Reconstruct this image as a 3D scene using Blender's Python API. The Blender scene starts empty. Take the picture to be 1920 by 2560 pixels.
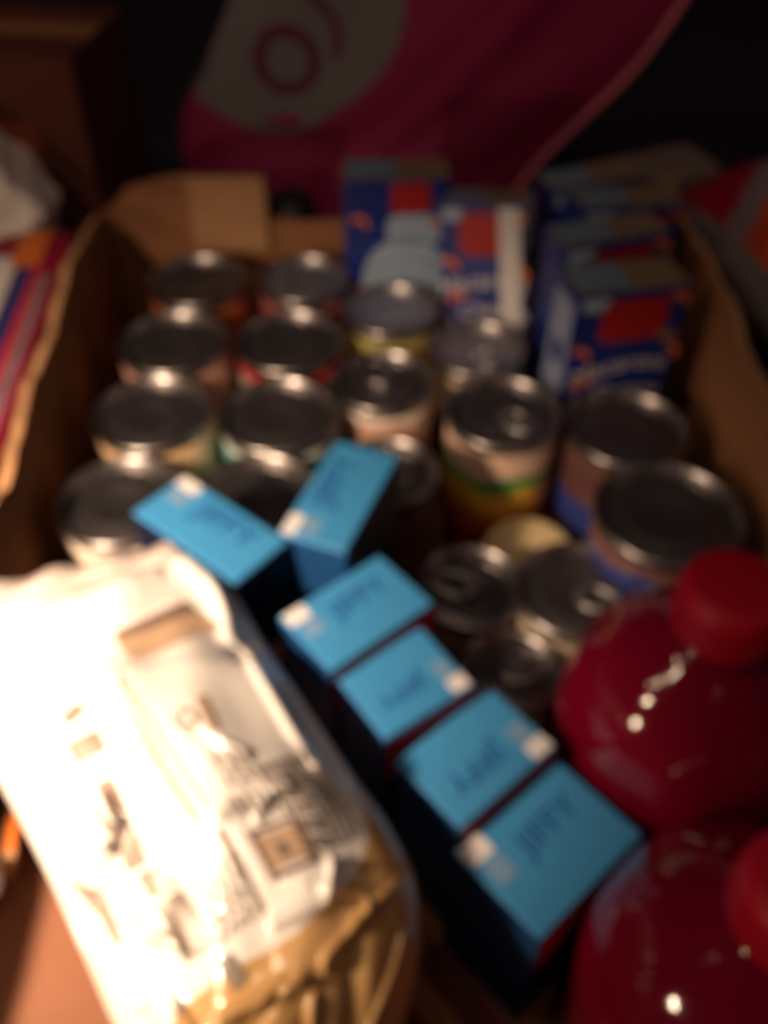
import bpy, bmesh, math, random
from mathutils import Vector, Matrix
random.seed(7)
S = bpy.context.scene
COL = S.collection
R = math.radians

# ------------------------------------------------------------------ camera
cam_d = bpy.data.cameras.new('camera')
cam = bpy.data.objects.new('camera', cam_d)
COL.objects.link(cam)
cam.location = (0, 0, 0.48)
cam.rotation_euler = (R(45), 0, 0)
cam_d.sensor_fit = 'VERTICAL'
cam_d.sensor_height = 24
cam_d.lens = 21.65
cam_d.clip_start = 0.01
cam_d.clip_end = 60
cam_d.dof.use_dof = True                 # the phone focused much too near
cam_d.dof.focus_distance = 0.10
cam_d.dof.aperture_fstop = 10.0
S.camera = cam

# ------------------------------------------------------------------ world, light, exposure
W = bpy.data.worlds.new('World')
S.world = W
W.use_nodes = True
W.node_tree.nodes['Background'].inputs[0].default_value = (0.40, 0.22, 0.60, 1)
W.node_tree.nodes['Background'].inputs[1].default_value = 0.012
S.view_settings.view_transform = 'Standard'
S.view_settings.look = 'None'
S.view_settings.exposure = 0.0
S.view_settings.gamma = 1.0
S.cycles.use_denoising = True
S.cycles.sample_clamp_indirect = 3.0

WARM = (1.0, 0.70, 0.48)


def aim(o, target):
    o.rotation_euler = (Vector(target) - o.location).to_track_quat('-Z', 'Y').to_euler()


def spot(name, loc, target, power, size, blend, radius, color=WARM):
    l = bpy.data.lights.new(name, 'SPOT')
    l.energy = power
    l.spot_size = R(size)
    l.spot_blend = blend
    l.shadow_soft_size = radius
    l.color = color
    o = bpy.data.objects.new(name, l)
    COL.objects.link(o)
    o.location = loc
    aim(o, target)
    return o


def bulb(name, loc, power, radius, color=WARM):
    l = bpy.data.lights.new(name, 'POINT')
    l.energy = power
    l.shadow_soft_size = radius
    l.color = color
    o = bpy.data.objects.new(name, l)
    COL.objects.link(o)
    o.location = loc
    return o


spot('lamp_key', (-0.32, 0.04, 0.43), (-0.225, 0.205, 0.13), 29.0, 80, 1.0, 0.018)
bulb('lamp_twin', (-0.43, -0.13, 0.27), 1.2, 0.012)
bulb('lamp_twin', (-0.41, -0.09, 0.285), 1.2, 0.012)
bulb('room_fill', (0.25, -0.8, 1.5), 2.0, 0.05)  # added fill for can fronts and inner walls, no visible source
bulb('side_fill', (0.95, 0.25, 0.95), 1.1, 0.12)  # added soft fill to lift the left inner wall, not a seen fixture
for i in range(4):                        # a row of small ceiling bulbs
    bulb('ceiling_bulb', (-0.75 + 0.26 * i, 0.35 - 0.13 * i, 1.7), 1.9, 0.03)
for i in range(3):
    bulb('ceiling_bulb', (-1.25 + 0.22 * i, 0.05 - 0.08 * i, 1.25), 1.6 + 0.5 * i, 0.03)

# ------------------------------------------------------------------ materials
MATS = {}


def mat(name, col, rough=0.6, metal=0.0, var=0.12, scale=40.0, bump=0.0, bscale=120.0, coat=0.0, trans=0.0, ior=1.45, spec=None, sss=0.0):
    m = bpy.data.materials.new(name)
    m.use_nodes = True
    nt = m.node_tree
    b = nt.nodes['Principled BSDF']
    b.inputs['Roughness'].default_value = rough
    b.inputs['Metallic'].default_value = metal
    b.inputs['Coat Weight'].default_value = coat
    b.inputs['Coat Roughness'].default_value = 0.10
    b.inputs['Transmission Weight'].default_value = trans
    b.inputs['IOR'].default_value = ior
    if spec is not None:
        b.inputs['Specular IOR Level'].default_value = spec
    if sss:
        b.inputs['Subsurface Weight'].default_value = sss
        b.inputs['Subsurface Radius'].default_value = (0.01, 0.003, 0.002)
    tc = nt.nodes.new('ShaderNodeTexCoord')
    nz = nt.nodes.new('ShaderNodeTexNoise')
    nz.inputs['Scale'].default_value = scale
    nz.inputs['Detail'].default_value = 5
    nt.links.new(tc.outputs['Object'], nz.inputs['Vector'])
    mx = nt.nodes.new('ShaderNodeMix')
    mx.data_type = 'RGBA'
    mx.inputs[6].default_value = (*[c * (1 - var) for c in col], 1)
    mx.inputs[7].default_value = (*[min(1, c * (1 + var)) for c in col], 1)
    nt.links.new(nz.outputs['Fac'], mx.inputs[0])
    nt.links.new(mx.outputs[2], b.inputs['Base Color'])
    if bump:
        n2 = nt.nodes.new('ShaderNodeTexNoise')
        n2.inputs['Scale'].default_value = bscale
        n2.inputs['Detail'].default_value = 4
        nt.links.new(tc.outputs['Object'], n2.inputs['Vector'])
        bp = nt.nodes.new('ShaderNodeBump')
        bp.inputs['Strength'].default_value = bump
        bp.inputs['Distance'].default_value = 0.002
        nt.links.new(n2.outputs['Fac'], bp.inputs['Height'])
        nt.links.new(bp.outputs['Normal'], b.inputs['Normal'])
    MATS[name] = m
    return m


def cardboard_mat(name, col):
    m = mat(name, col, 0.85, var=0.22, scale=14, spec=0.2)
    nt = m.node_tree
    b = nt.nodes['Principled BSDF']
    tc = nt.nodes['Texture Coordinate']
    wv = nt.nodes.new('ShaderNodeTexWave')
    wv.inputs['Scale'].default_value = 60
    wv.inputs['Distortion'].default_value = 0.4
    nt.links.new(tc.outputs['Object'], wv.inputs['Vector'])
    bp = nt.nodes.new('ShaderNodeBump')
    bp.inputs['Strength'].default_value = 0.12
    bp.inputs['Distance'].default_value = 0.001
    nt.links.new(wv.outputs['Fac'], bp.inputs['Height'])
    nt.links.new(bp.outputs['Normal'], b.inputs['Normal'])
    return m


def label_mat(name, bands, height):
    """paper can label: colour bands over object Z (0..height) with a ragged, printed look"""
    m = bpy.data.materials.new(name)
    m.use_nodes = True
    nt = m.node_tree
    b = nt.nodes['Principled BSDF']
    b.inputs['Roughness'].default_value = 0.35
    tc = nt.nodes.new('ShaderNodeTexCoord')
    sx = nt.nodes.new('ShaderNodeSeparateXYZ')
    nt.links.new(tc.outputs['Object'], sx.inputs[0])
    nz = nt.nodes.new('ShaderNodeTexNoise')
    nz.inputs['Scale'].default_value = 38
    nz.inputs['Detail'].default_value = 2
    nt.links.new(tc.outputs['Object'], nz.inputs['Vector'])
    dv = nt.nodes.new('ShaderNodeMath')
    dv.operation = 'DIVIDE'
    dv.inputs[1].default_value = height
    nt.links.new(sx.outputs['Z'], dv.inputs[0])
    ma = nt.nodes.new('ShaderNodeMath')
    ma.operation = 'MULTIPLY_ADD'
    ma.inputs[1].default_value = 0.16
    nt.links.new(nz.outputs['Fac'], ma.inputs[0])
    nt.links.new(dv.outputs[0], ma.inputs[2])
    sb = nt.nodes.new('ShaderNodeMath')
    sb.operation = 'SUBTRACT'
    sb.inputs[1].default_value = 0.08
    nt.links.new(ma.outputs[0], sb.inputs[0])
    cr = nt.nodes.new('ShaderNodeValToRGB')
    cr.color_ramp.interpolation = 'CONSTANT'
    els = cr.color_ramp.elements
    els[0].position = 0
    els[0].color = (*bands[0][1], 1)
    els[1].position = bands[1][0]
    els[1].color = (*bands[1][1], 1)
    for p, c in bands[2:]:
        e = els.new(p)
        e.color = (*c, 1)
    nt.links.new(sb.outputs[0], cr.inputs[0])
    nt.links.new(cr.outputs[0], b.inputs['Base Color'])
    return m


CARD = cardboard_mat('cardboard', (0.30, 0.135, 0.062))
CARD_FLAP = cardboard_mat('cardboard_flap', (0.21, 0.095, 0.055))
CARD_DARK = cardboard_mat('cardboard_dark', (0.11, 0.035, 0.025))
CARD_EDGE = cardboard_mat('cardboard_edge', (0.44, 0.245, 0.125))
FLOOR = mat('floor_carpet', (0.02, 0.018, 0.03), 0.95, var=0.4, scale=60, bump=0.5, bscale=400)
STEEL = mat('can_steel', (0.55, 0.53, 0.52), 0.36, 1.0, var=0.1, scale=90)
RIM = mat('can_rim', (0.44, 0.41, 0.40), 0.31, 1.0, var=0.08, scale=90)
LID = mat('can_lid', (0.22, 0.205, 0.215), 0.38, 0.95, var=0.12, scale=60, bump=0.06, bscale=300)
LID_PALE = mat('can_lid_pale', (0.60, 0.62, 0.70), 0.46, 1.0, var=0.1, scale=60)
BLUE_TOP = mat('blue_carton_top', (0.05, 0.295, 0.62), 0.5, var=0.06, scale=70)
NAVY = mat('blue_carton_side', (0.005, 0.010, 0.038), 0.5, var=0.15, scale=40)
BLUE_LIT_END = mat('blue_carton_lit_end', (0.008, 0.06, 0.19), 0.5, var=0.15, scale=40)  # carton end towards the key lamp, light painted into its colour
INK_BLUE = mat('blue_ink', (0.008, 0.075, 0.32), 0.55, var=0.1)
LABEL_W = mat('white_sticker', (0.82, 0.80, 0.80), 0.5, var=0.03)
LABEL_G = mat('grey_blue_print', (0.18, 0.34, 0.55), 0.5, var=0.08)
RED = mat('red_print', (0.62, 0.008, 0.02), 0.45, var=0.12)
RED_LOGO = mat('red_logo_print', (0.40, 0.012, 0.008), 0.4, var=0.1)
WHITE = mat('white_print', (0.72, 0.70, 0.68), 0.5, var=0.06)
ROYAL = mat('royal_blue_print', (0.008, 0.025, 0.20), 0.35, var=0.2, scale=25)
PALE_BLUE = mat('pale_blue_print', (0.34, 0.46, 0.60), 0.4, var=0.15, scale=30)
SIDE_BLUE = mat('blue_white_print', (0.30, 0.36, 0.52), 0.45, var=0.25, scale=35)
TOP_BLUE = mat('dull_blue_print', (0.14, 0.21, 0.28), 0.5, var=0.3, scale=40)
ORANGE = mat('orange_print', (0.72, 0.17, 0.02), 0.4, var=0.2)
TAN = mat('tan_board', (0.20, 0.14, 0.085), 0.7, var=0.2)
CREAM = mat('cream_plastic', (0.74, 0.60, 0.33), 0.4, var=0.06)
JUICE = mat('red_juice_bottle', (0.175, 0.002, 0.018), 0.06, var=0.12, scale=20, coat=0.6, bump=0.08, bscale=45, spec=0.5)
CAP_RED = mat('red_cap', (0.44, 0.004, 0.024), 0.42, var=0.06, spec=0.3)
BAG_W = mat('bag_white_film', (0.86, 0.84, 0.80), 0.16, var=0.05, scale=30, coat=0.8, bump=0.06, bscale=150)
BAG_GOLD = mat('bag_gold_film', (0.56, 0.34, 0.135), 0.20, var=0.18, scale=30, coat=0.8, bump=0.08, bscale=90)
BAG_INK = mat('bag_brown_ink', (0.22, 0.145, 0.11), 0.4, var=0.2, scale=60)
BAG_INK_DARK = mat('bag_dark_ink', (0.19, 0.145, 0.115), 0.4, var=0.2, scale=60)
BAG_TAN = mat('bag_tan_print', (0.52, 0.36, 0.24), 0.4, var=0.12)
BAG_GREY = mat('bag_grey_print_shade', (0.25, 0.21, 0.17), 0.35, var=0.25, scale=90)  # grey for printed blocks and for painted fold shade
MAGENTA = mat('magenta_fabric', (0.25, 0.003, 0.062), 0.75, var=0.15, scale=20, bump=0.2, bscale=300)
GREYPRINT = mat('grey_bag_print', (0.14, 0.12, 0.125), 0.7, var=0.15, scale=25)
MAROON = mat('maroon_ring', (0.10, 0.004, 0.04), 0.7, var=0.2)
PINK_EDGE = mat('pink_piping', (0.62, 0.14, 0.20), 0.6, var=0.15)
PLASTIC_W = mat('white_paper', (0.84, 0.77, 0.70), 0.55, var=0.1, scale=25, bump=0.2, bscale=60)
BLACK = mat('black_plastic', (0.006, 0.006, 0.008), 0.5, var=0.2)
PURPLE = mat('crimson_card', (0.26, 0.006, 0.035), 0.45, var=0.2)
MAUVE = mat('mauve_print', (0.24, 0.12, 0.15), 0.5, var=0.3, scale=60)
NAVY2 = mat('navy_print', (0.03, 0.04, 0.18), 0.4, var=0.2)
SNACK_O = mat('snack_orange_film', (0.50, 0.07, 0.012), 0.35, var=0.15, bump=0.1, bscale=40)
SNACK_R = mat('snack_red_film', (0.30, 0.008, 0.03), 0.35, var=0.15)
SNACK_W = mat('snack_pale_film', (0.20, 0.17, 0.18), 0.4, var=0.15)


# ------------------------------------------------------------------ builders
def tag(o, label=None, cat=None, group=None, kind=None):
    if label:
        o['label'] = label
    if cat:
        o['category'] = cat
    if group:
        o['group'] = group
    if kind:
        o['kind'] = kind
    return o


def thing(name, label, cat, loc=(0, 0, 0), rot=(0, 0, 0), group=None):
    o = bpy.data.objects.new(name, None)
    o.empty_display_size = 0.02
    COL.objects.link(o)
    o.location = loc
    o.rotation_euler = rot
    return tag(o, label, cat, group)


def mesh(name, verts, faces, mats, parent=None, smooth=False, midx=None):
    me = bpy.data.meshes.new(name)
    me.from_pydata([tuple(v) for v in verts], [], faces)
    if not isinstance(mats, (list, tuple)):
        mats = [mats]
    for m in mats:
        me.materials.append(m)
    if midx:
        me.polygons.foreach_set('material_index', midx)
    if smooth:
        me.polygons.foreach_set('use_smooth', [True] * len(me.polygons))
    me.update()
    o = bpy.data.objects.new(name, me)
    COL.objects.link(o)
    if parent:
        o.parent = parent
    return o


def from_bm(name, bm, mats, parent=None, smooth=False):
    bmesh.ops.recalc_face_normals(bm, faces=bm.faces)
    me = bpy.data.meshes.new(name)
    bm.to_mesh(me)
    bm.free()
    if not isinstance(mats, (list, tuple)):
        mats = [mats]
    for m in mats:
        me.materials.append(m)
    if smooth:
        me.polygons.foreach_set('use_smooth', [True] * len(me.polygons))
    o = bpy.data.objects.new(name, me)
    COL.objects.link(o)
    if parent:
        o.parent = parent
    return o


def box_bm(sx, sy, sz, c=(0, 0, 0), bev=0.0, seg=2):
    bm = bmesh.new()
    bmesh.ops.create_cube(bm, size=1)
    for v in bm.verts:
        v.co = Vector((v.co.x * sx + c[0], v.co.y * sy + c[1], v.co.z * sz + c[2]))
    if bev:
        bmesh.ops.bevel(bm, geom=bm.edges[:], offset=bev, segments=seg, affect='EDGES', profile=0.6)
    return bm


def lathe(name, prof, mats, parent=None, seg=56, smooth=True, closed_top=True, sq=0.0):
    """profile list of (r, z); ends on the axis when r == 0"""
    vs, fs = [], []
    rings = []
    for r, z in prof:
        if r <= 1e-6:
            rings.append([len(vs)])
            vs.append((0, 0, z))
        else:
            ring = []
            for k in range(seg):
                a = 2 * math.pi * k / seg
                rr = r * (1 - sq * (0.5 - 0.5 * math.cos(4 * a)) * 0.5)
                ring.append(len(vs))
                vs.append((rr * math.cos(a), rr * math.sin(a), z))
            rings.append(ring)
    for a, b in zip(rings[:-1], rings[1:]):
        n = max(len(a), len(b))
        for k in range(n):
            k2 = (k + 1) % n
            if len(a) == 1 and len(b) == 1:
                continue
            if len(a) == 1:
                fs.append((a[0], b[k2], b[k]))
            elif len(b) == 1:
                fs.append((a[k], a[k2], b[0]))
            else:
                fs.append((a[k], a[k2], b[k2], b[k]))
    o = mesh(name, vs, fs, mats, parent, smooth)
    bm = bmesh.new()
    bm.from_mesh(o.data)
    bmesh.ops.recalc_face_normals(bm, faces=bm.faces)
    bm.to_mesh(o.data)
    bm.free()
    return o


def tube_bm(pts, rad, seg=8, closed=False, flat=1.0):
    bm = bmesh.new()
    rings = []
    n = len(pts)
    for i, p in enumerate(pts):
        p = Vector(p)
        a = Vector(pts[(i - 1) % n] if closed or i > 0 else pts[i])
        b = Vector(pts[(i + 1) % n] if closed or i < n - 1 else pts[i])
        t = (b - a).normalized()
        up = Vector((0, 0, 1)) if abs(t.z) < 0.9 else Vector((0, 1, 0))
        s = t.cross(up).normalized()
        u = s.cross(t).normalized()
        rings.append([bm.verts.new(p + s * rad * math.cos(2 * math.pi * k / seg) + u * rad * flat * math.sin(2 * math.pi * k / seg)) for k in range(seg)])
    m = n if closed else n - 1
    for i in range(m):
        a, b = rings[i], rings[(i + 1) % n]
        for k in range(seg):
            bm.faces.new((a[k], a[(k + 1) % seg], b[(k + 1) % seg], b[k]))
    if not closed:
        bm.faces.new(rings[0][::-1])
        bm.faces.new(rings[-1])
    return bm


def text_shape(s, size, bold=0.0):
    """letters as filled 2-D faces: (verts, faces), centred on x, baseline at y = 0"""
    cu = bpy.data.curves.new('lettering', 'FONT')
    cu.body = s
    cu.size = size
    cu.offset = bold
    cu.align_x = 'CENTER'
    cu.resolution_u = 3
    tmp = bpy.data.objects.new('lettering_curve', cu)
    me = bpy.data.meshes.new_from_object(tmp)
    vs = [tuple(v.co) for v in me.vertices]
    fs = [tuple(p.vertices) for p in me.polygons]
    bpy.data.objects.remove(tmp)
    bpy.data.curves.remove(cu)
    bpy.data.meshes.remove(me)
    return vs, fs


def rrect(w, h, r, cx=0, cy=0, n=5):
    pts = []
    for qx, qy, a0 in ((1, 1, 0), (-1, 1, 90), (-1, -1, 180), (1, -1, 270)):
        for k in range(n):
            a = R(a0 + 90 * k / (n - 1))
            pts.append((cx + qx * (w / 2 - r) + r * math.cos(a), cy + qy * (h / 2 - r) + r * math.sin(a)))
    return pts


def ellipse(w, h, cx=0, cy=0, n=24, a0=0, a1=360):
    return [(cx + w / 2 * math.cos(R(a0 + (a1 - a0) * k / n)), cy + h / 2 * math.sin(R(a0 + (a1 - a0) * k / n))) for k in range(n + (0 if a1 - a0 == 360 else 1))]


def arc_band(cx, cy, r, t, a0, a1, n=12, ky=1.0):
    out = [(cx + (r + t / 2) * math.cos(R(a0 + (a1 - a0) * k / n)), cy + ky * (r + t / 2) * math.sin(R(a0 + (a1 - a0) * k / n))) for k in range(n + 1)]
    inn = [(cx + (r - t / 2) * math.cos(R(a0 + (a1 - a0) * k / n)), cy + ky * (r - t / 2) * math.sin(R(a0 + (a1 - a0) * k / n))) for k in range(n + 1)]
    vs = out + inn
    m = n + 1
    fs = [(k, k + 1, m + k + 1, m + k) for k in range(n)]
    return vs, fs


def decal(name, shape, frame, material, parent):
    """flat print lying on a face. shape: outline list or (verts, faces). frame(x, y) -> local 3-D point"""
    if isinstance(shape, tuple):
        vs, fs = shape
    else:
        vs, fs = shape, [tuple(range(len(shape)))]
    return mesh(name, [frame(v[0], v[1]) for v in vs], fs, material, parent)


# ------------------------------------------------------------------ setting: floor
fl = mesh('floor', [(-6, -3, -0.012), (6, -3, -0.012), (6, 9, -0.012), (-6, 9, -0.012)], [(0, 1, 2, 3)], FLOOR)
tag(fl, kind='structure')

# ------------------------------------------------------------------ the big cardboard box
X0, X1, Y0, Y1 = -0.224, 0.215, -0.03, 0.69
cb = thing('cardboard_box', 'large open brown cardboard box packed with groceries', 'box', (0, 0, 0))
from_bm('base_panel', box_bm(X1 - X0 + 0.01, Y1 - Y0 + 0.01, 0.006, ((X0 + X1) / 2, (Y0 + Y1) / 2, -0.004)), CARD, cb)


def wall(name, path, tops, t, inward, parent, m=CARD, edge=CARD_EDGE):
    """upright board along path (list of xy) with its own top height per point"""
    vs, fs, mi = [], [], []
    n = len(path)
    for (x, y), z in zip(path, tops):
        ix, iy = inward
        vs += [(x, y, 0.0), (x, y, z), (x - ix * t, y - iy * t, z - 0.0015), (x - ix * t, y - iy * t, 0.0)]
    for k in range(n - 1):
        a, b = 4 * k, 4 * k + 4
        fs += [(a, b, b + 1, a + 1), (a + 1, b + 1, b + 2, a + 2), (a + 2, b + 2, b + 3, a + 3), (a + 3, b + 3, b, a)]
        mi += [0, 1, 0, 0]
    fs += [(0, 1, 2, 3), (4 * n - 1, 4 * n - 2, 4 * n - 3, 4 * n - 4)]
    mi += [0, 0]
    return mesh(name, vs, fs, [m, edge], parent, False, mi)


# left wall: rim is torn and wavy
lp, lt = [], []
for k in range(61):
    y = Y0 + (Y1 - Y0) * k / 60
    w = 0.0012 * math.sin(k * 1.1) + 0.0014 * math.sin(k * 0.37 + 1)
    bulge = .005 * math.exp(-((y - .49) / .02) ** 2) + .004 * math.exp(-((y - .365) / .012) ** 2)
    lp.append((-.200 - .07 * (y - .354) + w + bulge, y))
    lt.append(0.150 + 0.0012 * math.sin(k * 0.9) + 0.001 * math.sin(k * 2.3) - .006 * math.exp(-((y - .505) / .012) ** 2) - .006 * math.exp(-((y - .35) / .008) ** 2) - (max(0, y - .60) * .25))
wall('side_panel', lp, lt, 0.0065, (1, 0), cb)
rp, rt = [], []
for k in range(33):
    y = Y0 + (Y1 - Y0) * k / 32
    rp.append((X1 + 0.002 * math.sin(k * 0.8), y))
    rt.append(0.160 + 0.0015 * math.sin(k * 1.7) + (0.004 if k in (23, 24) else 0))
wall('side_panel', rp, rt, 0.006, (-1, 0), cb)
# far wall: higher at the left, cut low towards the middle
bp_, bt_ = [], []
for x, z in ((X0, .128), (-.198, .150), (-.165, .158), (-.155, .1585), (-.13, .158), (-.10, .159), (-.094, .157), (-.091, .122), (-.06, .120), (-.03, .121), (.02, .119), (.1, .12), (.16, .122), (X1, .124)):
    bp_.append((x, Y1))
    bt_.append(z)
wall('end_panel', bp_, bt_, 0.006, (0, -1), cb)
wall('end_panel', [(X0, Y0), (0, Y0), (X1, Y0)], [.14, .142, .14], 0.006, (0, 1), cb)
# paler inner flap glued on the far wall
from_bm('flap', box_bm(0.060, 0.003, 0.062, (-0.123, Y1 - 0.0045, 0.128), 0.001), CARD_EDGE, cb)
from_bm('flap', box_bm(0.052, 0.003, 0.058, (-0.176, Y1 - 0.0035, 0.122), 0.001), CARD, cb)

# ------------------------------------------------------------------ cans
CAN_GROUP = 'tin cans packed in the cardboard box'
PEACH = (0.46, 0.27, 0.19)


def make_can(x, y, h, r, bands, label, lid='plain', pale=False, yaw=0.0, base=0.0, tilt=(0, 0)):
    t = thing('tin_can', label, 'can', (x, y, base), (tilt[0], tilt[1], yaw), CAN_GROUP)
    lathe('can_body', [(0, 0.0008), (r - .004, 0.0008), (r - .003, 0), (r, 0.0004), (r + .0004, .003), (r - .0012, .005), (r - .0012, h - .0055), (r - .0006, h - .0045)], STEEL, t)
    lathe('paper_label', [(r - .0007, .007), (r - .0004, .0075), (r - .0004, h - .0085), (r - .0007, h - .008)], label_mat('label_' + str(len(bpy.data.materials)), bands, h), t)
    prof = [(r - .0008, h - .0044), (r + .0007, h - .0036), (r + .0012, h - .0014), (r + .0006, h), (r - .0008, h + .0003), (r - .0022, h - .0006), (r - .0030, h - .0030), (r - .0036, h - .0058), (r - .0050, h - .0064), (r - .0064, h - .0052)]
    rr = r - .0082
    steps = 3 if lid == 'plain' else 2
    for k in range(steps):
        prof += [(rr, h - .0052), (rr - .0013, h - .0040), (rr - .0028, h - .0052)]
        rr -= .0050
    prof += [(rr, h - .0052), (rr - .002, h - .0060), (0, h - .0060)]
    lathe('rim', prof[:8], RIM, t)
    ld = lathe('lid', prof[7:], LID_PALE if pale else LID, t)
    if lid == 'tab':
        pts = []
        for k in range(18):
            a = 2 * math.pi * k / 18
            pts.append((.0085 * math.sin(a) * (0.85 if math.cos(a) < 0 else 1), .0125 * math.cos(a) - r * .36, h - .0026 + .0012 * (1 - math.cos(a)) * .5))
        from_bm('pull_tab', tube_bm(pts, .0017, 8, True, .6), STEEL, ld, True)
        lathe('rivet', [(0.0034, h - .005), (0.003, h - .0022), (0, h - .0018)], STEEL, ld, 16).location = (0, -r * .36 + .011, 0)
    return t


OR, RD, TEAL, GRN, YEL, WH = (0.65, 0.16, 0.04), (0.50, 0.02, 0.03), (0.03, 0.22, 0.26), (0.05, 0.20, 0.05), (0.60, 0.36, 0.04), (0.70, 0.62, 0.52)
NV, BR = (0.03, 0.05, 0.25), (0.16, 0.06, 0.03)
make_can(-.142, .620, .110, .0365, [(0, RD), (.3, BR), (.6, (.34, .09, .03)), (.84, (.30, .08, .03))], 'orange labelled tin can at the far left, in front of the pale cardboard flap')
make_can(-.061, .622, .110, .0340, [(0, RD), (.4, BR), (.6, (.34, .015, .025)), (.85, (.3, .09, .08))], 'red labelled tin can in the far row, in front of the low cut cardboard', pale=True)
make_can(-.147, .539, .110, .0375, [(0, GRN), (.35, WH), (.6, PEACH), (.8, PEACH)], 'dark lidded tin can with a peach label, second from the back by the left wall')
make_can(-.066, .540, .110, .0372, [(0, RD), (.4, (.3, .24, .2)), (.62, (.34, .28, .24)), (.86, (.34, .015, .02))], 'dark lidded tin can with red above white on its label, second from the back')
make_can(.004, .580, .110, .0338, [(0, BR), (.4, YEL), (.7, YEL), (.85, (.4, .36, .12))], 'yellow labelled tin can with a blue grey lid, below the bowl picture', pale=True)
make_can(-.148, .461, .110, .0372, [(0, OR), (.3, GRN), (.5, (.68, .46, .26)), (.8, (.68, .46, .26))], 'tin can with a tan label beside the left wall, third from the back')
make_can(-.067, .459, .110, .0372, [(0, TEAL), (.4, TEAL), (.7, (.10, .34, .36)), (.88, (.45, .5, .45))], 'teal labelled tin can in the second column, above the splayed blue boxes')
make_can(-.0005, .494, .110, .0330, [(0, BR), (.35, (.45, .14, .06)), (.62, PEACH), (.88, WH)], 'ring pull tin can with a peach label, in the middle above the upright blue box', lid='tab', yaw=R(200))
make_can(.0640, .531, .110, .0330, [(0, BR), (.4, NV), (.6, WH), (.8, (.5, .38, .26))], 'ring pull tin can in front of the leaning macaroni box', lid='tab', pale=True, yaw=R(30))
make_can(.0755, .459, .112, .0360, [(0, RD), (.30, (.72, .16, .05)), (.46, (.80, .40, .05)), (.62, (.55, .5, .05)), (.66, (.03, .26, .06)), (.75, (.66, .46, .34))], 'ring pull tin can with a green band over orange fruit on its label', lid='tab', yaw=R(45))
make_can(.1525, .4455, .110, .0370, [(0, (.04, .02, .02)), (.4, NV), (.6, (.12, .05, .05)), (.85, (.14, .07, .05))], 'wide dark lidded tin can right in front of the nearest macaroni box')
make_can(.1590, .3650, .116, .0410, [(0, (.2, .01, .02)), (.3, (.24, .09, .04)), (.55, (.2, .19, .22)), (.70, NV), (.85, (.22, .10, .08))], 'widest tin can, by the right wall above the red capped bottles')
make_can(-.152, .381, .110, .0362, [(0, WH), (.45, WH), (.6, OR), (.72, (.80, .68, .56))], 'tin can with a stepped lid and brightly lit rim by the white bag')
make_can(-.0735, .383, .110, .0368, [(0, BR), (.4, GRN), (.7, WH), (.85, (.6, .5, .42))], 'tin can half hidden under the two splayed blue boxes')
make_can(.002, .4255, .092, .0310, [(0, BR), (.5, (.13, .05, .04)), (.8, (.10, .04, .03))], 'short brown tin can standing behind the upright blue box', lid='tab', yaw=R(180))
make_can(.049, .337, .085, .0300, [(0, BR), (.5, (.2, .1, .06)), (.8, (.25, .14, .1))], 'ring pull tin can with shiny rim right beside the third blue box', lid='tab', yaw=R(250))
make_can(.1065, .329, .092, .0345, [(0, RD), (.4, RD), (.75, (.5, .4, .3))], 'ring pull tin can between the bottles and the widest can', lid='tab', yaw=R(60))
make_can(.0655, .2800, .085, .0255, [(0, RD), (.4, RD), (.75, (.6, .45, .34))], 'lowest ring pull tin can, tucked between blue boxes and juice bottle', lid='tab', yaw=R(120))
tb = thing('plastic_tub', 'low pale cream tub, only a sliver showing below the fruit can', 'tub', (.0910, .3935, 0))
lathe('tub_body', [(0, 0), (.024, 0), (.0275, .044), (.0275, .046)], CREAM, tb)
lathe('tub_lid', [(.0278, .045), (.0288, .051), (.0275, .054), (.024, .0545), (0, .0530)], CREAM, tb)

# ------------------------------------------------------------------ blue cartons
BLUE_GROUP = 'small blue cartons standing in the cardboard box'


def make_blue(label, c, yaw, L, Wd, ztop, h=0.105, flip=False, word=True, front_red=True, tilt=0.0):
    yaw_deg = yaw + (180 if flip else 0)
    t = thing('baking_mix_box', label, 'box', (c[0], c[1], ztop - h), (tilt, 0, R(yaw_deg)), BLUE_GROUP)
    bm = box_bm(L, Wd, h, (0, 0, h / 2), 0.0009, 2)
    o = from_bm('carton', bm, [NAVY, BLUE_TOP, BLUE_LIT_END], t)
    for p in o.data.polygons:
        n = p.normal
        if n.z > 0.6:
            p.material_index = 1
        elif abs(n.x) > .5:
            p.material_index = 2 if ((n.x > 0) == flip) else 0  # lamp-side end painted as lit, opposite end painted as shaded navy
    s = -1 if flip else 1
    # closing flap: a thin board, its tuck edge proud of the body
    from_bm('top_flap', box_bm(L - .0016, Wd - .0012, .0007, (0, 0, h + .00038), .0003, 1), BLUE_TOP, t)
    z = h + .0009
    top = lambda x, y: (x, y, z)
    decal('lettering', text_shape('JIFFY', L * .245, L * .002), lambda x, y: (x + L * .085, y + Wd * .01, z), INK_BLUE, t)
    decal('date_sticker', rrect(L * .19, Wd * .20, .0008, -L * .385, Wd * .37), top, LABEL_W, t)
    decal('code_print', rrect(L * .15, Wd * .24, .001, -L * .36, Wd * .12), top, LABEL_G, t)
    # red upper band of the printed panel that faces down the row
    if front_red:
        decal('red_panel', rrect(L * .98, h * .30, .0006, 0, h * .835), lambda x, y: (x, -s * (Wd / 2 + .0004), y), RED, t)
    return t


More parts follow.
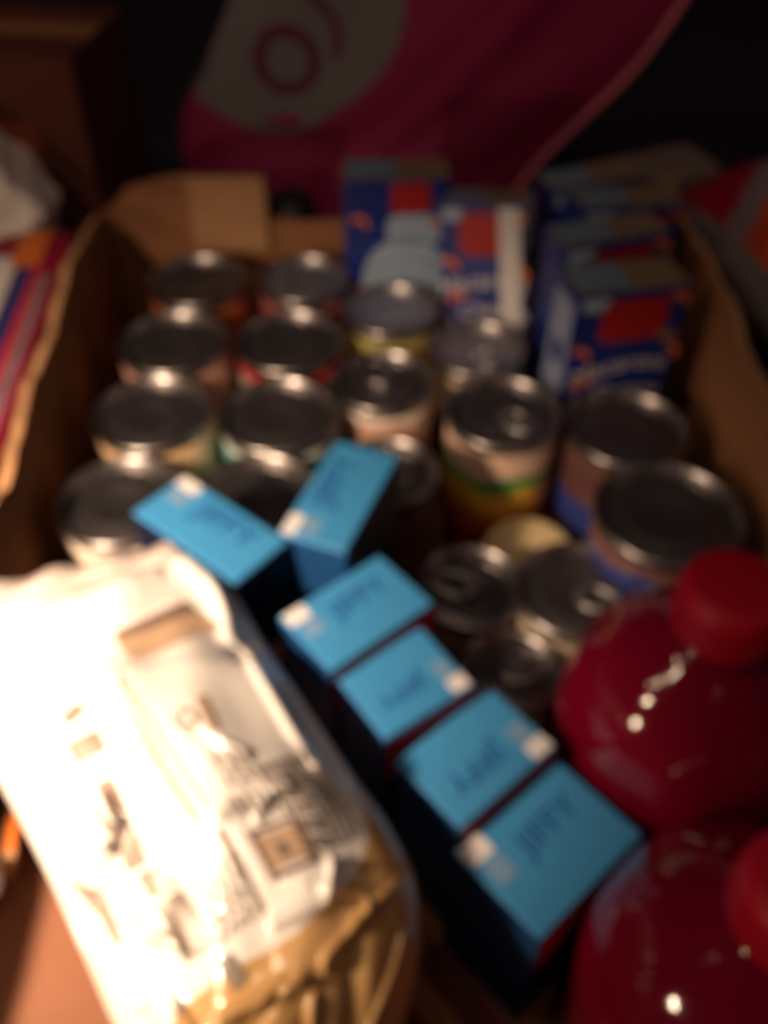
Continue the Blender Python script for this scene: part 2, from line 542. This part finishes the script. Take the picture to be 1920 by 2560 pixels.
make_blue('brightest blue box lying nearest the white bag, splayed left', (-.0872, .3196), -39.5, .0750, .0360, .150, front_red=False)
make_blue('blue box turned upright in the picture, splayed away behind the others', (-.0222, .3432), 69, .0758, .0366, .150, front_red=False)
make_blue('blue box heading the straight row, touching the white bag corner', (-.0130, .2785), 40, .0625, .0410, .1350)
make_blue('second blue box of the straight row, sticker beside the dark cans', (.0092, .2445), 35, .0500, .0410, .1260, flip=True)
make_blue('third blue box of the straight row, between two red edges', (.0410, .2140), 41, .0600, .0420, .1140, flip=True)
make_blue('nearest and dimmest blue box at the end of the row by the two bottles', (.0700, .1780), 42, .0660, .0490, .1030)

# small reddish carton lying deep between the splayed boxes
rc = thing('small_carton', 'small dull red carton lying low between the splayed blue boxes', 'box', (-.062, .300, .0), (0, 0, R(40)))
from_bm('carton', box_bm(.05, .03, .085, (0, 0, .0425), .001), mat('dull_red_card', (.30, .10, .08), .6, var=.2), rc)
decal('panel_print', rrect(.036, .018, .002, 0, 0), lambda x, y: (x, y, .0854), MAUVE, rc)
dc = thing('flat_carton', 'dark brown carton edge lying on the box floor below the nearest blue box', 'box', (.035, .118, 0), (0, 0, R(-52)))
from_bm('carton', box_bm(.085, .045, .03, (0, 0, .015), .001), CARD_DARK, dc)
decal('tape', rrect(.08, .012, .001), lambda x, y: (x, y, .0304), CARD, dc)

# ------------------------------------------------------------------ macaroni boxes
MAC_GROUP = 'blue macaroni dinner boxes at the back of the cardboard box'


def make_mac(label, loc, rot, w=.075, d=.034, h=.183, art='letters', side_white=True, strip=False, left=None):
    t = thing('macaroni_box', label, 'box', loc, rot, MAC_GROUP)
    o = from_bm('carton', box_bm(w, d, h, (0, 0, h / 2), .0008, 2), [ROYAL, TAN, WHITE], t)
    for p in o.data.polygons:
        if p.normal.z > .6:
            p.material_index = 1
        elif p.normal.x > .6 and side_white:
            p.material_index = 2
    fr = lambda x, y: (x, -d / 2 - .0005, y)
    tp = lambda x, y: (x, y, h + .0005)
    sd = lambda x, y: (w / 2 + .0005, x, y)
    decal('top_print', rrect(w * .46, d * .9, .002, -w * .24, 0), tp, TOP_BLUE, t)
    if side_white:
        decal('side_print', rrect(d * .9, h * .40, .002, 0, h * .22), sd, PALE_BLUE, t)
        decal('side_text', rrect(d * .5, h * .12, .001, 0, h * .75), sd, TAN, t)

    def noodle(cx, cy, a, s=1.0):
        vs, fs = arc_band(0, 0, .0062 * s, .0042 * s, -70, 75, 8)
        ca, sa = math.cos(R(a)), math.sin(R(a))
        decal('noodle_picture', ([(cx + x * ca - y * sa, cy + x * sa + y * ca) for x, y in vs], fs), lambda x, y: (x, -d / 2 - .0007, y), ORANGE, t)

    if left:
        sl = lambda x, y: (-w / 2 - .0005, -x, y)
        decal('side_panel_print', rrect(d * .86, h * .90, .002, 0, h * .5), sl, left, t)
        decal('side_text', rrect(d * .5, h * .10, .001, 0, h * .72), lambda x, y: (-w / 2 - .0007, -x, y), NAVY2, t)
    if strip:
        decal('edge_strip', rrect(.015, h * .97, .002, w / 2 - .009, h * .5), lambda x, y: (x, -d / 2 - .0009, y), WHITE, t)
        decal('edge_print', rrect(.013, h * .30, .002, w / 2 - .009, h * .30), lambda x, y: (x, -d / 2 - .0011, y), PALE_BLUE, t)
    if art == 'bowl':
        decal('logo_panel', rrect(w * .37, h * .125, .003, w * .13, h * .925), fr, RED_LOGO, t)
        decal('steam_picture', rrect(w * .52, h * .13, .008, w * .17, h * .79), fr, PALE_BLUE, t)
        decal('bowl_picture', ellipse(w * .86, h * .40, w * .10, h * .56), fr, PALE_BLUE, t)
        decal('bowl_rim', arc_band(w * .10, h * .58, w * .36, .0018, 20, 160, 14, .5), lambda x, y: (x, -d / 2 - .0007, y), NAVY2, t)
        for a in ((-.37, .81, 60), (.42, .80, 100), (-.40, .50, 50), (.44, .44, 40), (-.3, .35, 10)):
            noodle(w * a[0], h * a[1], a[2])
    else:
        decal('logo_panel', rrect(w * .60, h * .17, .006, w * .04, h * .88), fr, RED_LOGO, t)
        for txt, y0, rad, sz in (('Macaroni', .665, .085, .0175), ('& Cheese', .545, .085, .0170)):
            vs, fs = text_shape(txt, sz)
            vs = [(x, h * y0 + y - x * x / (2 * rad) + x * .10) for x, y, _ in vs]
            decal('lettering', (vs, fs), lambda x, y: (x, -d / 2 - .0007, y), WHITE, t)
        decal('flavour_flash', rrect(w * .24, h * .05, .002, -w * .33, h * .955), fr, PALE_BLUE, t)
        decal('flavour_flash', rrect(w * .18, h * .04, .002, w * .39, h * .80), fr, TAN, t)
        for a in ((-.41, .74, 60), (-.30, .60, 110), (.43, .72, 30), (-.38, .40, 40), (.42, .42, 80), (.40, .93, 60)):
            noodle(w * a[0], h * a[1], a[2])
        decal('bowl_picture', ellipse(w * .8, h * .26, 0, h * .26), fr, PALE_BLUE, t)
    return t


make_mac('macaroni box showing a pale bowl under a red square, behind the blue grey lid', (.0085, .646, 0), (0, 0, R(2)), .077, .034, .184, 'bowl')
make_mac('macaroni box leaning in the middle, with a white strip down its right edge', (.0880, .5770, 0.004), (R(-9), R(-9), R(-20)), .060, .034, .180, strip=True)
make_mac('nearest macaroni box of the right row, red logo right behind the dark can', (.1465, .5080, 0), (0, R(1), R(13)), .074, .034, .179, left=SIDE_BLUE)
make_mac('second macaroni box of the right row, mostly hidden by the nearest one', (.1530, .5480, .002), (R(-4), R(-1), R(15)), .075, .034, .182)
make_mac('third macaroni box of the right row, deep in shadow', (.1580, .5880, .002), (R(-3), R(3), R(12)), .075, .034, .185)
make_mac('farthest macaroni box of the right row, close to the far wall', (.1590, .6320, 0), (R(-4), R(-2), R(14)), .075, .034, .182)

# ------------------------------------------------------------------ red juice bottles
BOTTLE_GROUP = 'red juice bottles with red caps'


def make_bottle(label, x, y, yaw):
    t = thing('juice_bottle', label, 'bottle', (x, y, 0), (0, 0, R(yaw)), BOTTLE_GROUP)
    prof = [(0, .002), (.040, .002), (.050, .0), (.0570, .006), (.0595, .018), (.0600, .040), (.0585, .055), (.0590, .060), (.0604, .075), (.0610, .090), (.0606, .102), (.0588, .114), (.0555, .125), (.0500, .136), (.0430, .1455), (.0350, .1530), (.0270, .1590), (.0215, .1635), (.0190, .167), (.0185, .170)]
    b = lathe('bottle_body', prof, JUICE, t, 72, True)
    # moulded flutes on the shoulder
    for v in b.data.vertices:
        r = math.hypot(v.co.x, v.co.y)
        if .09 < v.co.z < .158 and r > .02:
            a = math.atan2(v.co.y, v.co.x)
            k = 1 + .014 * math.cos(9 * a) * math.sin((v.co.z - .09) / .068 * math.pi)
            v.co.x *= k
            v.co.y *= k
    lathe('neck_ring', [(.0185, .1665), (.0225, .167), (.0228, .1695), (.0185, .170)], JUICE, t, 40)
    cp = lathe('cap', [(.0215, .1690), (.0226, .170), (.0228, .172), (.0226, .188), (.0216, .1925), (.0194, .1945), (.013, .1952), (0, .1952)], CAP_RED, t, 64)
    bm = bmesh.new()
    for k in range(48):
        a = 2 * math.pi * k / 48
        ca, sa = math.cos(a), math.sin(a)
        r0, r1, hw = .0223, .0233, .0006
        q = [(r0, -hw), (r1, -hw * .6), (r1, hw * .6), (r0, hw)]
        lo = [bm.verts.new((p * ca - s * sa, p * sa + s * ca, .1735)) for p, s in q]
        hi = [bm.verts.new((p * ca - s * sa, p * sa + s * ca, .1865)) for p, s in q]
        for i in range(3):
            bm.faces.new((lo[i], lo[i + 1], hi[i + 1], hi[i]))
        bm.faces.new(hi)
        bm.faces.new(lo[::-1])
    from_bm('cap_ridges', bm, CAP_RED, cp)
    return t


make_bottle('red juice bottle farther from the viewer, beside the lowest can', .1440, .2440, 10)
make_bottle('red juice bottle nearest the viewer, cut by the picture edge', .1360, .1210, 35)

# ------------------------------------------------------------------ white and gold bag
BL = [(-.193, .262, .150), (-.182, .217, .120), (-.163, .195, .120), (-.139, .164, .112), (-.115, .129, .102), (-.096, .102, .095), (-.066, .071, .085)]
BRt = [(-.083, .310, .140), (-.0590, .266, .134), (-.0395, .236, .132), (-.0135, .196, .130), (.0035, .173, .126), (.0137, .150, .120), (.0120, .119, .112), (-.0046, .083, .098), (-.020, .066, .085)]
BN = Vector((-.04, -.20, .979)).normalized()


def poly_at(pts, t):
    t = max(0.0, min(1.0, t)) * (len(pts) - 1)
    i = min(int(t), len(pts) - 2)
    f = t - i
    p0, p1, p2, p3 = (Vector(pts[max(i - 1, 0)]), Vector(pts[i]), Vector(pts[i + 1]), Vector(pts[min(i + 2, len(pts) - 1)]))
    return 0.5 * ((2 * p1) + (p2 - p0) * f + (2 * p0 - 5 * p1 + 4 * p2 - p3) * f * f + (3 * p1 - p0 - 3 * p2 + p3) * f ** 3)


CREASES = [  # u0, v0, u1, v1, half width, height
    (.86, .00, .94, .08, .045, .013), (.94, .08, .91, .15, .035, .008), (.985, .12, .90, .185, .028, -.007), (.92, .20, .90, .34, .022, .005),
    (.97, .26, .955, .38, .022, -.009), (.90, .385, .99, .37, .02, .005), (.05, .30, .30, .24, .03, .004),
    (.09, .55, .24, .53, .013, .006), (.24, .53, .295, .49, .013, .006), (.295, .49, .31, .44, .012, .006), (.06, .62, .22, .585, .030, -.009),
    (.14, .60, .24, .64, .014, .0045), (.24, .655, .34, .69, .012, .005), (.20, .69, .33, .655, .012, .003), (.56, .50, .70, .47, .014, .004),
    (.79, .59, .755, .65, .011, .006), (.74, .655, .60, .675, .011, .005), (.98, .61, .86, .66, .012, .0055), (.86, .66, .74, .73, .013, .0055),
    (.68, .755, .46, .80, .012, .0065), (.80, .72, .88, .86, .035, -.004), (.55, .83, .70, .97, .035, -.004), (.72, .78, .80, .95, .016, .004),
    (.18, .80, .30, .95, .03, -.005), (.30, .78, .50, .90, .014, .0045), (.95, .70, .90, .82, .014, .004),
    (.50, .22, .51, .50, .010, -.0018), (.525, .22, .535, .50, .010, .0016), (.56, .53, .58, .66, .008, -.0016), (.05, .10, .75, .03, .02, .004)]


rc_ = random.Random(21)
for k in range(34):
    u0, v0 = rc_.uniform(.03, .92), rc_.uniform(.30, .97)
    a = rc_.uniform(-.9, .9) + (0 if k % 3 else 1.5)
    l = rc_.uniform(.05, .16)
    CREASES.append((u0, v0, u0 + l * math.cos(a), v0 + .6 * l * math.sin(a), rc_.uniform(.007, .013), rc_.choice([-1, 1]) * rc_.uniform(.0010, .0024)))


def seg_d(u, v, c):
    ax, ay, bx, by = c[0], c[1], c[2], c[3]
    dx, dy = bx - ax, by - ay
    t = max(0, min(1, ((u - ax) * dx + (v - ay) * dy) / (dx * dx + dy * dy)))
    return math.hypot(u - ax - t * dx, v - ay - t * dy), t


def bag_pt(u, v, side=1):
    l, r = poly_at(BL, v), poly_at(BRt, v)
    p = l.lerp(r, u)
    e = max(0.0, math.sin(math.pi * min(1, max(0, u)))) ** .60
    f = min(1, v / .22) ** .55 * min(1, max(0.0, 1 - v) / .16) ** .5
    if side < 0:
        return p - BN * (.030 * e * f)
    h = .044 * e * f
    w = .0010 * math.sin(9 * u + 4 * v) * math.sin(13 * v + 2) + .0006 * math.sin(31 * u + 17 * v) + .0005 * math.sin(23 * v - 19 * u)
    for c in CREASES:
        d, t = seg_d(u, v, c)
        if d < c[4] * 3:
            w += c[5] * math.exp(-(d / c[4]) ** 2 * 1.2)
    return p + BN * (h + w * min(1, e * 1.6) * min(1, f + .25))


GOLD_EDGE = [(0, .93), (.12, .88), (.23, .83), (.34, .775), (.45, .74), (.56, .715), (.66, .69), (.75, .655), (.83, .61), (.90, .55), (.95, .47), (1.01, .42)]


def bag_gold(u, v):
    for (a, va), (b, vb) in zip(GOLD_EDGE[:-1], GOLD_EDGE[1:]):
        if a <= u <= b:
            return v > va + (vb - va) * (u - a) / (b - a)
    return False


bag = thing('food_bag', 'big crinkled white and gold plastic bag lying on top of the groceries', 'bag', (0, 0, 0))
NU, NV = 150, 220
vs, fs, mi = [], [], []
for side in (1, -1):
    for j in range(NV + 1):
        for i in range(NU + 1):
            vs.append(bag_pt(i / NU, j / NV, side))
    off = 0 if side == 1 else (NU + 1) * (NV + 1)
    for j in range(NV):
        for i in range(NU):
            a = off + j * (NU + 1) + i
            q = (a, a + NU + 1, a + NU + 2, a + 1)
            fs.append(q if side == 1 else q[::-1])
            mi.append(1 if bag_gold((i + .5) / NU, (j + .5) / NV) else 0)
bo = mesh('film', vs, fs, [BAG_W, BAG_GOLD], bag, True, mi)
bmm = bmesh.new()
bmm.from_mesh(bo.data)
bmesh.ops.remove_doubles(bmm, verts=bmm.verts, dist=1e-5)
bmm.to_mesh(bo.data)
bmm.free()
# flat seal strip beyond the far end
seal = []
for k in range(31):
    u = k / 30
    p = poly_at(BL, 0).lerp(poly_at(BRt, 0), u)
    d = Vector((.004, .016, .002 + .002 * math.sin(k * .9)))
    seal += [p + BN * .0006, p + d, p + d - BN * .0012, p - BN * .0006]
sf = []
for k in range(30):
    a, b = 4 * k, 4 * k + 4
    sf += [(a, a + 1, b + 1, b), (a + 1, a + 2, b + 2, b + 1), (a + 2, a + 3, b + 3, b + 2), (a + 3, a, b, b + 3)]
mesh('end_seal', seal, sf, mat('bag_seal_film', (.62, .54, .50), .3, var=.08), bag, True)


def bag_print(name, quad, material, nu=8, nv=8, lift=.0007):
    """flat print: a quad in bag (u, v) laid on the film"""
    pv, pf = [], []
    for j in range(nv + 1):
        for i in range(nu + 1):
            a, b = i / nu, j / nv
            u = (quad[0][0] * (1 - a) + quad[1][0] * a) * (1 - b) + (quad[3][0] * (1 - a) + quad[2][0] * a) * b
            v = (quad[0][1] * (1 - a) + quad[1][1] * a) * (1 - b) + (quad[3][1] * (1 - a) + quad[2][1] * a) * b
            pv.append(bag_pt(u, v) + BN * lift)
    for j in range(nv):
        for i in range(nu):
            q = j * (nu + 1) + i
            pf.append((q, q + nu + 1, q + nu + 2, q + 1))
    return mesh(name, pv, pf, material, bag, True)


bag_print('tan_patch', [(.56, .125), (.81, .09), (.89, .13), (.59, .19)], BAG_TAN)  # tan patch, with a brown stripe along its upper edge
bag_print('patch_stripe', [(.565, .122), (.81, .088), (.83, .103), (.57, .137)], BAG_INK, lift=.0011)
bag_print('picture_panel', [(.31, .285), (.38, .258), (.40, .275), (.32, .305)], BAG_INK)
bag_print('picture_panel', [(.28, .335), (.39, .32), (.385, .36), (.28, .375)], BAG_INK)
bag_print('side_bar', [(.30, .41), (.355, .405), (.345, .47), (.285, .47)], BAG_INK)
bag_print('side_bar', [(.24, .45), (.265, .45), (.275, .49), (.255, .50)], BAG_INK)
bag_print('grey_block', [(.265, .50), (.335, .49), (.33, .56), (.265, .57)], BAG_GREY)
bag_print('grey_block', [(.285, .575), (.355, .565), (.375, .605), (.30, .615)], BAG_GREY)
bag_print('grey_block', [(.305, .625), (.385, .61), (.445, .70), (.345, .715)], BAG_GREY)
bag_print('rule_line', [(.512, .24), (.524, .24), (.508, .505), (.496, .505)], BAG_TAN, 1, 16)
bag_print('rule_line', [(.535, .53), (.547, .525), (.588, .655), (.574, .66)], BAG_INK, 1, 12)
# circular emblem with a stem, printed on the upper right of the bag
for k in range(10):
    a0, a1 = 2 * math.pi * k / 10, 2 * math.pi * (k + 1) / 10
    bag_print('round_emblem', [(.637 + .026 * math.cos(a0), .322 + .017 * math.sin(a0)), (.637 + .026 * math.cos(a1), .322 + .017 * math.sin(a1)), (.637 + .012 * math.cos(a1), .322 + .008 * math.sin(a1)), (.637 + .012 * math.cos(a0), .322 + .008 * math.sin(a0))], BAG_INK_DARK, 2, 2)
bag_print('emblem_stem', [(.69, .29), (.715, .285), (.70, .345), (.675, .345)], BAG_TAN)
bag_print('fold_shadow', [(.085, .555), (.16, .575), (.175, .665), (.15, .665)], BAG_GREY)  # shade of the film's folds, painted as dark grey quads
bag_print('fold_shadow', [(.42, .72), (.48, .71), (.52, .745), (.49, .765)], BAG_GREY)
# small print in columns that run down the bag
rn = random.Random(3)


def small_print(u0, u1, v0, v1, rows, du, ink):
    for k in range(rows):
        t = k / max(1, rows - 1)
        u = u0 + (u1 - u0) * t
        a = v0[0] + (v0[1] - v0[0]) * t
        b = v1[0] + (v1[1] - v1[0]) * t
        v = a
        while v < b - .006:
            l = min(b - v, rn.uniform(.010, .034))
            bag_print('small_print', [(u, v), (u + du, v), (u + du, v + l), (u, v + l)], ink, 1, 3)
            v += l + .005


small_print(.73, .885, (.405, .365), (.585, .535), 8, .011, BAG_INK_DARK)
small_print(.63, .725, (.385, .37), (.455, .44), 4, .010, BAG_INK)
small_print(.455, .535, (.575, .57), (.695, .67), 4, .010, BAG_INK_DARK)
small_print(.62, .70, (.47, .455), (.515, .50), 4, .010, BAG_INK)
# framed emblem
for q in ([(.605, .535), (.735, .505), (.738, .513), (.607, .543)], [(.607, .535), (.622, .533), (.635, .612), (.62, .615)], [(.73, .505), (.744, .503), (.757, .588), (.743, .592)], [(.62, .607), (.755, .58), (.757, .588), (.622, .616)]):
    bag_print('emblem_frame', q, BAG_INK, 6, 6)
bag_print('emblem_dot', [(.665, .555), (.69, .55), (.692, .573), (.667, .578)], BAG_INK_DARK)
bag_print('emblem_fill', [(.625, .545), (.73, .52), (.74, .575), (.632, .60)], BAG_TAN, lift=.0004)

# ------------------------------------------------------------------ behind: magenta shopping bag
sb = thing('shopping_bag', 'magenta shopping bag with a big grey disc, standing behind the cardboard box', 'bag', (0, 0, 0))
ML = [(-.190, .80, -.012), (-.186, .818, .053), (-.186, .844, .126), (-.180, .852, .148), (-.141, .875, .214), (-.118, .892, .262), (-.100, .905, .300)]
MR = [(.085, .80, -.012), (.105, .818, .050), (.134, .834, .096), (.180, .849, .140), (.226, .864, .184), (.273, .889, .254), (.300, .905, .300)]


def mag_pt(u, v, side=1):
    p = poly_at(ML, v).lerp(poly_at(MR, v), u)
    n = Vector((.05, -.93, .36))
    b = math.sin(math.pi * u) ** .7
    if side < 0:
        return p - n * (.06 * b)
    w = .004 * math.sin(7 * u + 5 * v) + .003 * math.sin(15 * u - 9 * v) - .010 * math.exp(-((u - .30) ** 2 / .01 + (v - .36) ** 2 / .006)) + .006 * math.exp(-((u - .45 - .3 * v) ** 2) / .002)
    return p + n * (.022 * b + w * min(1, b * 2))


vs, fs = [], []
MU = 40
for side in (1, -1):
    off = len(vs)
    for j in range(MU + 1):
        for i in range(MU + 1):
            vs.append(mag_pt(i / MU, j / MU, side))
    for j in range(MU):
        for i in range(MU):
            a = off + j * (MU + 1) + i
            q = (a, a + 1, a + MU + 2, a + MU + 1)
            fs.append(q if side == 1 else q[::-1])
mesh('bag_body', vs, fs, MAGENTA, sb, True)


def mag_uv(x, z):
    """(u, v) on the bag front for world x and height z"""
    v = 0.0
    for k in range(200):
        v = k / 199
        if poly_at(ML, v).z >= z:
            break
    l, r = poly_at(ML, v), poly_at(MR, v)
    return (x - l.x) / (r.x - l.x), v


def mag_patch(name, cx, cz, r0, r1, material, a0=0, a1=360, lift=.0012, n=40, m=8):
    pv, pf = [], []
    NB = Vector((.05, -.93, .36))
    for i in range(n + 1):
        a = R(a0 + (a1 - a0) * i / n)
        for j in range(m + 1):
            r = r0 + (r1 - r0) * j / m
            u, v = mag_uv(cx + r * math.cos(a), cz + r * math.sin(a) * .93)
            u, v = min(.999, max(.001, u)), min(.999, max(.001, v))
            pv.append(mag_pt(u, v) + NB * lift)
    for i in range(n):
        for j in range(m):
            q = i * (m + 1) + j
            pf.append((q, q + 1, q + m + 2, q + m + 1))
    return mesh(name, pv, pf, material, sb, True)


mag_patch('grey_disc', -.100, .243, .001, .118, GREYPRINT)
mag_patch('ring_logo', -.086, .186, .019, .030, MAROON, lift=.0022, m=3)
mag_patch('ring_tail', -.070, .205, .026, .033, MAROON, -30, 80, lift=.0024, m=2, n=12)
pts = [poly_at(MR, k / 20) + Vector((.002, -.006, .002)) for k in range(4, 20)]
from_bm('piping', tube_bm(pts, .0035, 8), PINK_EDGE, sb, True)

# jar with a round black cap between box and shopping bag
jr = thing('capped_bottle', 'small bottle with a round black cap behind the low cut of the far wall', 'bottle', (-.078, .742, -.012), (R(6), 0, 0))
lathe('bottle_body', [(0, 0), (.018, 0), (.020, .004), (.020, .085), (.014, .096), (.012, .10)], mat('dark_red_glass', (.06, .01, .02), .2, var=.1), jr, 32)
lathe('cap', [(.0125, .099), (.020, .100), (.0225, .112), (.0215, .126), (.017, .134), (.010, .138), (0, .139)], BLACK, jr, 32)

# ------------------------------------------------------------------ outside left
lb = thing('brown_carton', 'dim dark brown carton standing behind the left corner of the cardboard box', 'box', (-.345, .800, -.012), (0, 0, R(-8)))
from_bm('carton', box_bm(.24, .12, .245, (0, 0, .1225), .002), CARD_DARK, lb)
decal('front_print', rrect(.12, .06, .01, .02, .165), lambda x, y: (x, -.0606, y), mat('rust_print', (.26, .05, .02), .6, var=.3, scale=30), lb)
from_bm('top_tape', box_bm(.238, .03, .0006, (0, 0, .2454)), CARD, lb)

pp = thing('red_package', 'crimson package with pale, navy and white stripes, against the outside of the left wall', 'package', (-.2535, .470, -.012), (0, 0, R(4)))
from_bm('carton', box_bm(.075, .30, .160, (0, 0, .080), .002), PURPLE, pp)
tpp = lambda x, y: (x, y, .1605)
decal('pale_strip', rrect(.009, .22, .003, .0280, -.02), tpp, MAUVE, pp)
decal('red_strip', rrect(.004, .29, .001, .0210, 0), tpp, RED, pp)
decal('navy_strip', rrect(.011, .285, .002, .0130, 0), tpp, NAVY2, pp)
decal('white_strip', rrect(.018, .11, .003, -.003, .06), tpp, WHITE, pp)
decal('orange_strip', rrect(.020, .05, .003, .012, .125), lambda x, y: (x, y, .1609), ORANGE, pp)


def crumple(name, loc, size, seed, material, parent=None, sub=4, amp=.28):
    bm = bmesh.new()
    bmesh.ops.create_icosphere(bm, subdivisions=sub, radius=1)
    rnd = random.Random(seed)
    planes = []
    for k in range(26):
        n = Vector((rnd.uniform(-1, 1), rnd.uniform(-1, 1), rnd.uniform(-1, 1))).normalized()
        planes.append((n, rnd.uniform(.62, .92)))
    for v in bm.verts:
        d = v.co.normalized()
        s = 1.0
        for n, q in planes:
            c = d.dot(n)
            if c > .05:
                s = min(s, q / c)
        s += amp * .08 * math.sin(9 * d.x + 5 * d.y) * math.sin(8 * d.z - 3 * d.x)
        v.co = Vector((d.x * s * size[0], d.y * s * size[1], d.z * s * size[2]))
    o = from_bm(name, bm, material, parent, False)
    o.location = loc
    return o


tag(crumple('crumpled_paper', (-.315, .660, .135), (.085, .090, .075), 5, PLASTIC_W), 'crumpled white paper bundle resting above the red package at the far left', 'paper')
tag(crumple('paper_scrap', (-.176, .166, .088), (.012, .015, .011), 9, LABEL_W, amp=.2), 'small white paper scrap between the left wall and the white bag', 'paper')
os_ = thing('orange_strip', 'short orange card strip standing by the left wall beside the white bag', 'card', (-.168, .184, .0755), (0, R(16), R(8)))
from_bm('card', box_bm(.006, .022, .024, (0, 0, .012), .001), CARD_EDGE, os_)
decal('stripe', rrect(.004, .016, .0005), lambda x, y: (x, y, .0244), ORANGE, os_)
# inner flap folded down at the near left corner
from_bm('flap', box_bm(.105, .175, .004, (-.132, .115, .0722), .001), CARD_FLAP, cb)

# ------------------------------------------------------------------ outside right: snack bag
sn = thing('snack_bag', 'orange snack bag with a red and pale end, outside the right wall', 'bag', (.322, .590, .142), (R(-4), R(-14), R(9)))
vs, fs, mi = [], [], []
SU, SV = 30, 40
for side in (1, -1):
    off = len(vs)
    for j in range(SV + 1):
        for i in range(SU + 1):
            u, v = i / SU * 2 - 1, j / SV * 2 - 1
            e = max(0, 1 - abs(u) ** 2.2) ** .6 * max(0, 1 - abs(v) ** 3) ** .6
            z = side * (.045 * e + .003 * math.sin(6 * u + 4 * v) * e)
            vs.append((u * .085 * (1 - .08 * (1 - v * v)), v * .15, z))
    for j in range(SV):
        for i in range(SU):
            a = off + j * (SU + 1) + i
            q = (a, a + 1, a + SU + 2, a + SU + 1)
            fs.append(q if side == 1 else q[::-1])
            u, v = (i + .5) / SU * 2 - 1, (j + .5) / SV * 2 - 1
            k = v * 1.0 - u * .55
            mi.append(2 if (u < -.80 or .52 < k < .72) else (1 if k >= .72 else 0))
so = mesh('film', vs, fs, [SNACK_O, SNACK_R, SNACK_W], sn, True, mi)
bmm = bmesh.new()
bmm.from_mesh(so.data)
bmesh.ops.remove_doubles(bmm, verts=bmm.verts, dist=1e-5)
bmm.to_mesh(so.data)
bmm.free()
gb = thing('grey_pack', 'dim grey brown pack lying behind the right row of macaroni boxes', 'package', (.235, .800, -.012), (0, 0, R(24)))
from_bm('wrapper', box_bm(.13, .06, .13, (0, 0, .065), .012, 3), mat('grey_brown_wrap', (.20, .15, .12), .5, var=.4, scale=40), gb)
decal('pack_print', rrect(.09, .03, .008, 0, .085), lambda x, y: (x, -.0306, y), MAUVE, gb)
